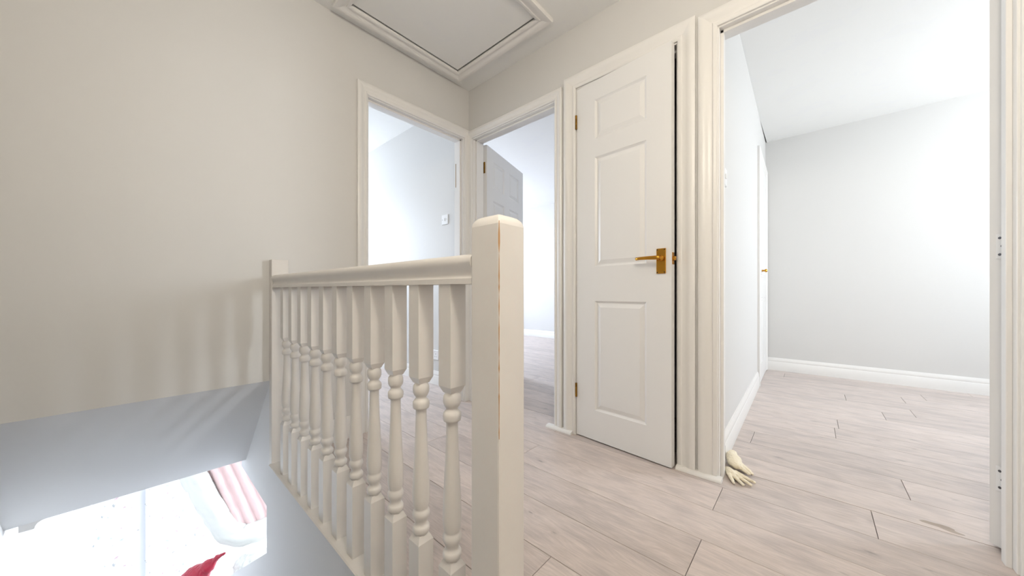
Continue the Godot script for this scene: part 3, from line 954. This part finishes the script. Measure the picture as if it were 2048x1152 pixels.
func build_downstairs() -> void:
	var rng := RandomNumberGenerator.new()
	rng.seed = 12
	var nz := FastNoiseLite.new()
	nz.seed = 4
	nz.frequency = 1.0
	# corbel under the lower edge of the soffit
	var gc := Geo.new()
	var poly := [Vector2(-0.325, 0.01), Vector2(-0.325, -0.024), Vector2(-0.290, -0.026)]
	for i in 7:
		var a := PI / 2 * i / 6.0
		poly.append(Vector2(-0.255 - cos(a) * 0.030, 0.004 - 0.028 * (1.0 - sin(a))))
	poly.append(Vector2(-0.255, 0.01))
	gc.extrude(poly, Vector3(0, -0.178, -2.545), Vector3(1, 0, 0), Vector3(0, 1, 0), Vector3(0, 0, 0.045))
	build_pile(nz)
	solo("trim_3", gc.done(), M.wall_white, "small curved bracket under the soffit's lower edge", "bracket", "structure")

func build_pile(nz: FastNoiseLite) -> void:
	# wrapped mattress leaning in the downstairs room: r runs down its length, s across, n out of its face
	var r := Vector3(0.246, -0.825, 0.509).normalized()
	var s := Vector3(0.936, 0.338, 0.096).normalized()
	var n := s.cross(r).normalized()
	if n.y < 0.0: n = -n
	var o := Vector3(0.658, -1.217, -4.222)
	var t := thing("wrapped_mattress", "pink ridged mattress in white plastic wrap in the downstairs room", "mattress")
	var g := Geo.new()
	var front := []
	var back := []
	for i in 61:
		var a := -0.75 + 1.09 * i / 60.0
		var rf := []
		var rb := []
		for j in 73:
			var b := -0.10 + 0.62 * j / 72.0
			var lane := absf(sin(PI * b / 0.082))
			var pucker := 0.5 + 0.5 * sin(a * 36.0 + floorf(b / 0.082) * 2.1)
			var h := 0.040 * pow(lane, 0.55) * (0.80 + 0.20 * pucker) + 0.007 * nz.get_noise_2d(a * 9.0, b * 9.0)
			var edge := minf(minf(a + 0.75, 0.34 - a), minf(b + 0.10, 0.52 - b))
			h -= 0.05 * pow(maxf(0.0, 1.0 - edge / 0.05), 2.0)
			rf.append(o + r * a + s * b + n * h)
			rb.append(o + r * a + s * b - n * (0.12 - 0.05 * pow(maxf(0.0, 1.0 - edge / 0.05), 2.0)))
		front.append(rf)
		back.append(rb)
	g.sheet(front)
	var rev := []
	for row in back:
		var q: Array = row.duplicate()
		q.reverse()
		rev.append(q)
	g.sheet(rev)
	for i in 60:
		g.quad(front[i][0], front[i + 1][0], back[i + 1][0], back[i][0])
		g.quad(front[i + 1][72], front[i][72], back[i][72], back[i + 1][72])
	for j in 72:
		g.quad(front[0][j + 1], front[0][j], back[0][j], back[0][j + 1])
		g.quad(front[60][j], front[60][j + 1], back[60][j + 1], back[60][j])
	part("ridged_mattress", g.done(), M.pink, t)
	# plastic gathered round its edge
	var gw := Geo.new()
	gw.group = 1
	var spine := [Vector2(-0.80, -0.20), Vector2(-0.55, -0.19), Vector2(-0.30, -0.175), Vector2(-0.10, -0.165), Vector2(0.08, -0.150), Vector2(0.22, -0.125), Vector2(0.32, -0.06), Vector2(0.37, 0.04), Vector2(0.40, 0.16), Vector2(0.41, 0.34), Vector2(0.41, 0.54)]
	var cv := Curve2D.new()
	for i in spine.size():
		var tan: Vector2 = (spine[mini(i + 1, spine.size() - 1)] - spine[maxi(i - 1, 0)]) * 0.17
		cv.add_point(spine[i], -tan, tan)
	var rings := []
	var steps := 90
	for i in steps + 1:
		var f := float(i) / steps
		var p := cv.sample_baked(f * cv.get_baked_length())
		var p2 := cv.sample_baked(minf(f + 0.01, 1.0) * cv.get_baked_length())
		var p1 := cv.sample_baked(maxf(f - 0.01, 0.0) * cv.get_baked_length())
		var d := (p2 - p1).normalized()
		var side := Vector2(-d.y, d.x)
		var ring := []
		for k in 28:
			var a := TAU * k / 28.0
			var q := 1.0 + 0.16 * nz.get_noise_2d(f * 6.0, cos(a) * 2.2 + 7.0) + 0.22 * absf(nz.get_noise_3d(cos(a) * 2.4, sin(a) * 2.4, f * 9.0))
			var off := side * cos(a) * 0.088 * q
			ring.append(o + r * (p.x + off.x) + s * (p.y + off.y) + n * (0.012 + sin(a) * 0.075 * q))
		rings.append(ring)
	for i in steps:
		for k in 28:
			var l := (k + 1) % 28
			gw.face([rings[i][k], rings[i + 1][k], rings[i + 1][l], rings[i][l]], (rings[i][k] + rings[i][(k + 14) % 28]) / 2.0)
	gw.group = -1
	part("plastic_wrap", gw.done(), M.sheet, t)
	# loose clear flap
	var gf := Geo.new()
	var flap := []
	for i in 15:
		var row := []
		for j in 9:
			var fi := i / 14.0
			var fj := j / 8.0
			var a := -0.62 + 0.52 * fi
			var wdt := 0.13 * (1.0 - absf(fi - 0.62) * 1.3)
			row.append(o + r * a + s * (-0.24 - wdt * fj) + n * (-0.02 - 0.05 * fj + 0.035 * nz.get_noise_2d(fi * 3.0, fj * 2.0 + 3.0)))
		flap.append(row)
	gf.sheet(flap)
	part("loose_film", gf.done(), M.film, t)

	# crumpled white sack under it
	var sack := func(p: Vector3) -> float:
		var d := smin(capsule(p, Vector3(0.80, -1.77, -3.80), Vector3(0.80, -2.30, -3.86), 0.17, 0.20), capsule(p, Vector3(0.70, -1.72, -3.92), Vector3(0.90, -1.71, -3.70), 0.11, 0.12), 0.10)
		d = maxf(d, GF + 0.002 - p.y)
		return d + 0.030 * absf(nz.get_noise_3d(p.x * 9.0, p.y * 6.0, p.z * 9.0)) + 0.012 * nz.get_noise_3d(p.x * 22.0, p.y * 18.0, p.z * 22.0)
	solo("plastic_sack", nets(Vector3(0.52, -2.54, -4.14), Vector3(1.10, -1.52, -3.50), 0.02, sack), M.sheet, "crumpled white plastic sack below the wrapped mattress", "sack")
	# red cloth trailing off the sack
	var pts := [Vector3(0.552, -1.575, -4.02), Vector3(0.505, -1.618, -4.08), Vector3(0.45, -1.685, -4.12), Vector3(0.37, -1.78, -4.19), Vector3(0.26, -1.93, -4.30), Vector3(0.24, -2.40, -4.32)]
	var rad := [0.012, 0.016, 0.048, 0.095, 0.115, 0.11]
	var cloth := func(p: Vector3) -> float:
		var d := 9.0
		for i in pts.size() - 1: d = smin(d, capsule(p, pts[i], pts[i + 1], rad[i], rad[i + 1]), 0.03)
		d = maxf(d, GF + 0.002 - p.y)
		return d + 0.02 * absf(nz.get_noise_3d(p.x * 16.0 + 5.0, p.y * 5.0, p.z * 16.0)) - 0.004
	solo("red_cloth", nets(Vector3(0.08, -2.54, -4.48), Vector3(0.60, -1.54, -3.96), 0.014, cloth), M.red, "crimson cloth trailing from the white sack downstairs", "cloth")

func glove(called: String, label: String, lo: Vector3, hi: Vector3, bones: Array, flat: float) -> void:
	var nz := FastNoiseLite.new()
	nz.seed = 21
	nz.frequency = 1.0
	var f := func(p: Vector3) -> float:
		var d := 9.0
		for b in bones:
			var q := Vector3(p.x, b[0].y + (p.y - b[0].y) * flat, p.z)
			d = smin(d, capsule(q, b[0], b[1], b[2], b[3]), b[4])
		d += 0.0040 * absf(nz.get_noise_3d(p.x * 60.0, p.y * 40.0, p.z * 60.0)) + 0.002 * nz.get_noise_3d(p.x * 110.0, p.y * 90.0, p.z * 110.0)
		return maxf(d, 0.0005 - p.y)
	solo(called, nets(lo, hi, 0.0034, f), M.latex, label, "glove")

func build_gloves() -> void:
	glove("latex_glove", "limp cream latex glove with splayed fingers on the planks", Vector3(1.66, -0.004, -0.312), Vector3(1.86, 0.05, -0.165), [
		[Vector3(1.795, 0.012, -0.284), Vector3(1.765, 0.013, -0.268), 0.015, 0.021, 0.012],
		[Vector3(1.785, 0.013, -0.255), Vector3(1.748, 0.009, -0.183), 0.011, 0.0072, 0.005],
		[Vector3(1.765, 0.013, -0.255), Vector3(1.715, 0.009, -0.192), 0.011, 0.0072, 0.005],
		[Vector3(1.755, 0.012, -0.262), Vector3(1.694, 0.009, -0.215), 0.0105, 0.0070, 0.005],
		[Vector3(1.750, 0.012, -0.275), Vector3(1.688, 0.008, -0.247), 0.010, 0.0065, 0.005]], 1.25)
	glove("latex_glove", "cream latex glove folded over another against the bedroom skirting", Vector3(1.755, 0.004, -0.312), Vector3(1.95, 0.092, -0.175), [
		[Vector3(1.928, 0.036, -0.287), Vector3(1.863, 0.032, -0.276), 0.019, 0.026, 0.012],
		[Vector3(1.883, 0.048, -0.290), Vector3(1.833, 0.030, -0.272), 0.015, 0.022, 0.012],
		[Vector3(1.868, 0.032, -0.268), Vector3(1.818, 0.030, -0.256), 0.027, 0.020, 0.012],
		[Vector3(1.828, 0.030, -0.254), Vector3(1.786, 0.020, -0.205), 0.013, 0.0080, 0.006],
		[Vector3(1.853, 0.026, -0.250), Vector3(1.806, 0.016, -0.196), 0.012, 0.0078, 0.005],
		[Vector3(1.871, 0.022, -0.252), Vector3(1.839, 0.010, -0.206), 0.011, 0.0072, 0.005]], 1.2)

func build_lamps() -> void:
	# warm pendant over the head of the stairs, above the frame
	var t := thing("pendant_lamp", "white globe pendant lamp over the head of the stairs", "lamp", "", "", Transform3D(Basis.IDENTITY, Vector3(0.17, HC, 0.18)))
	var g := Geo.new()
	g.lathe([Vector2(0.0, -0.03), Vector2(0.02, -0.03), Vector2(0.05, -0.012), Vector2(0.055, 0.0), Vector2(0.0, 0.0)], Vector3.ZERO, 20)
	part("ceiling_rose", g.done(), M.plastic, t)
	var gc := Geo.new()
	gc.tube([Vector3(0, -0.03, 0), Vector3(0, -0.34, 0)], [0.003, 0.003], 8)
	part("cord", gc.done(), M.plastic, t)
	var s := SphereMesh.new()
	s.radius = 0.12
	s.height = 0.24
	var m := plain(Color(0.95, 0.93, 0.88), 0.4)
	m.emission_enabled = true
	m.emission = Color(1.0, 0.95, 0.86)
	m.emission_energy_multiplier = 2.0
	part("globe_shade", s, m, t, Transform3D(Basis.IDENTITY, Vector3(0, -0.45, 0)))
	var l := OmniLight3D.new()
	l.name = "pendant_lamp_light"
	l.light_color = Color(1.0, 0.963, 0.90)
	l.light_energy = 0.83
	l.light_size = 0.11
	l.omni_range = 12.0
	l.omni_attenuation = 2.0
	l.shadow_enabled = true
	add_child(l)
	l.global_position = Vector3(0.17, HC - 0.45, 0.18)
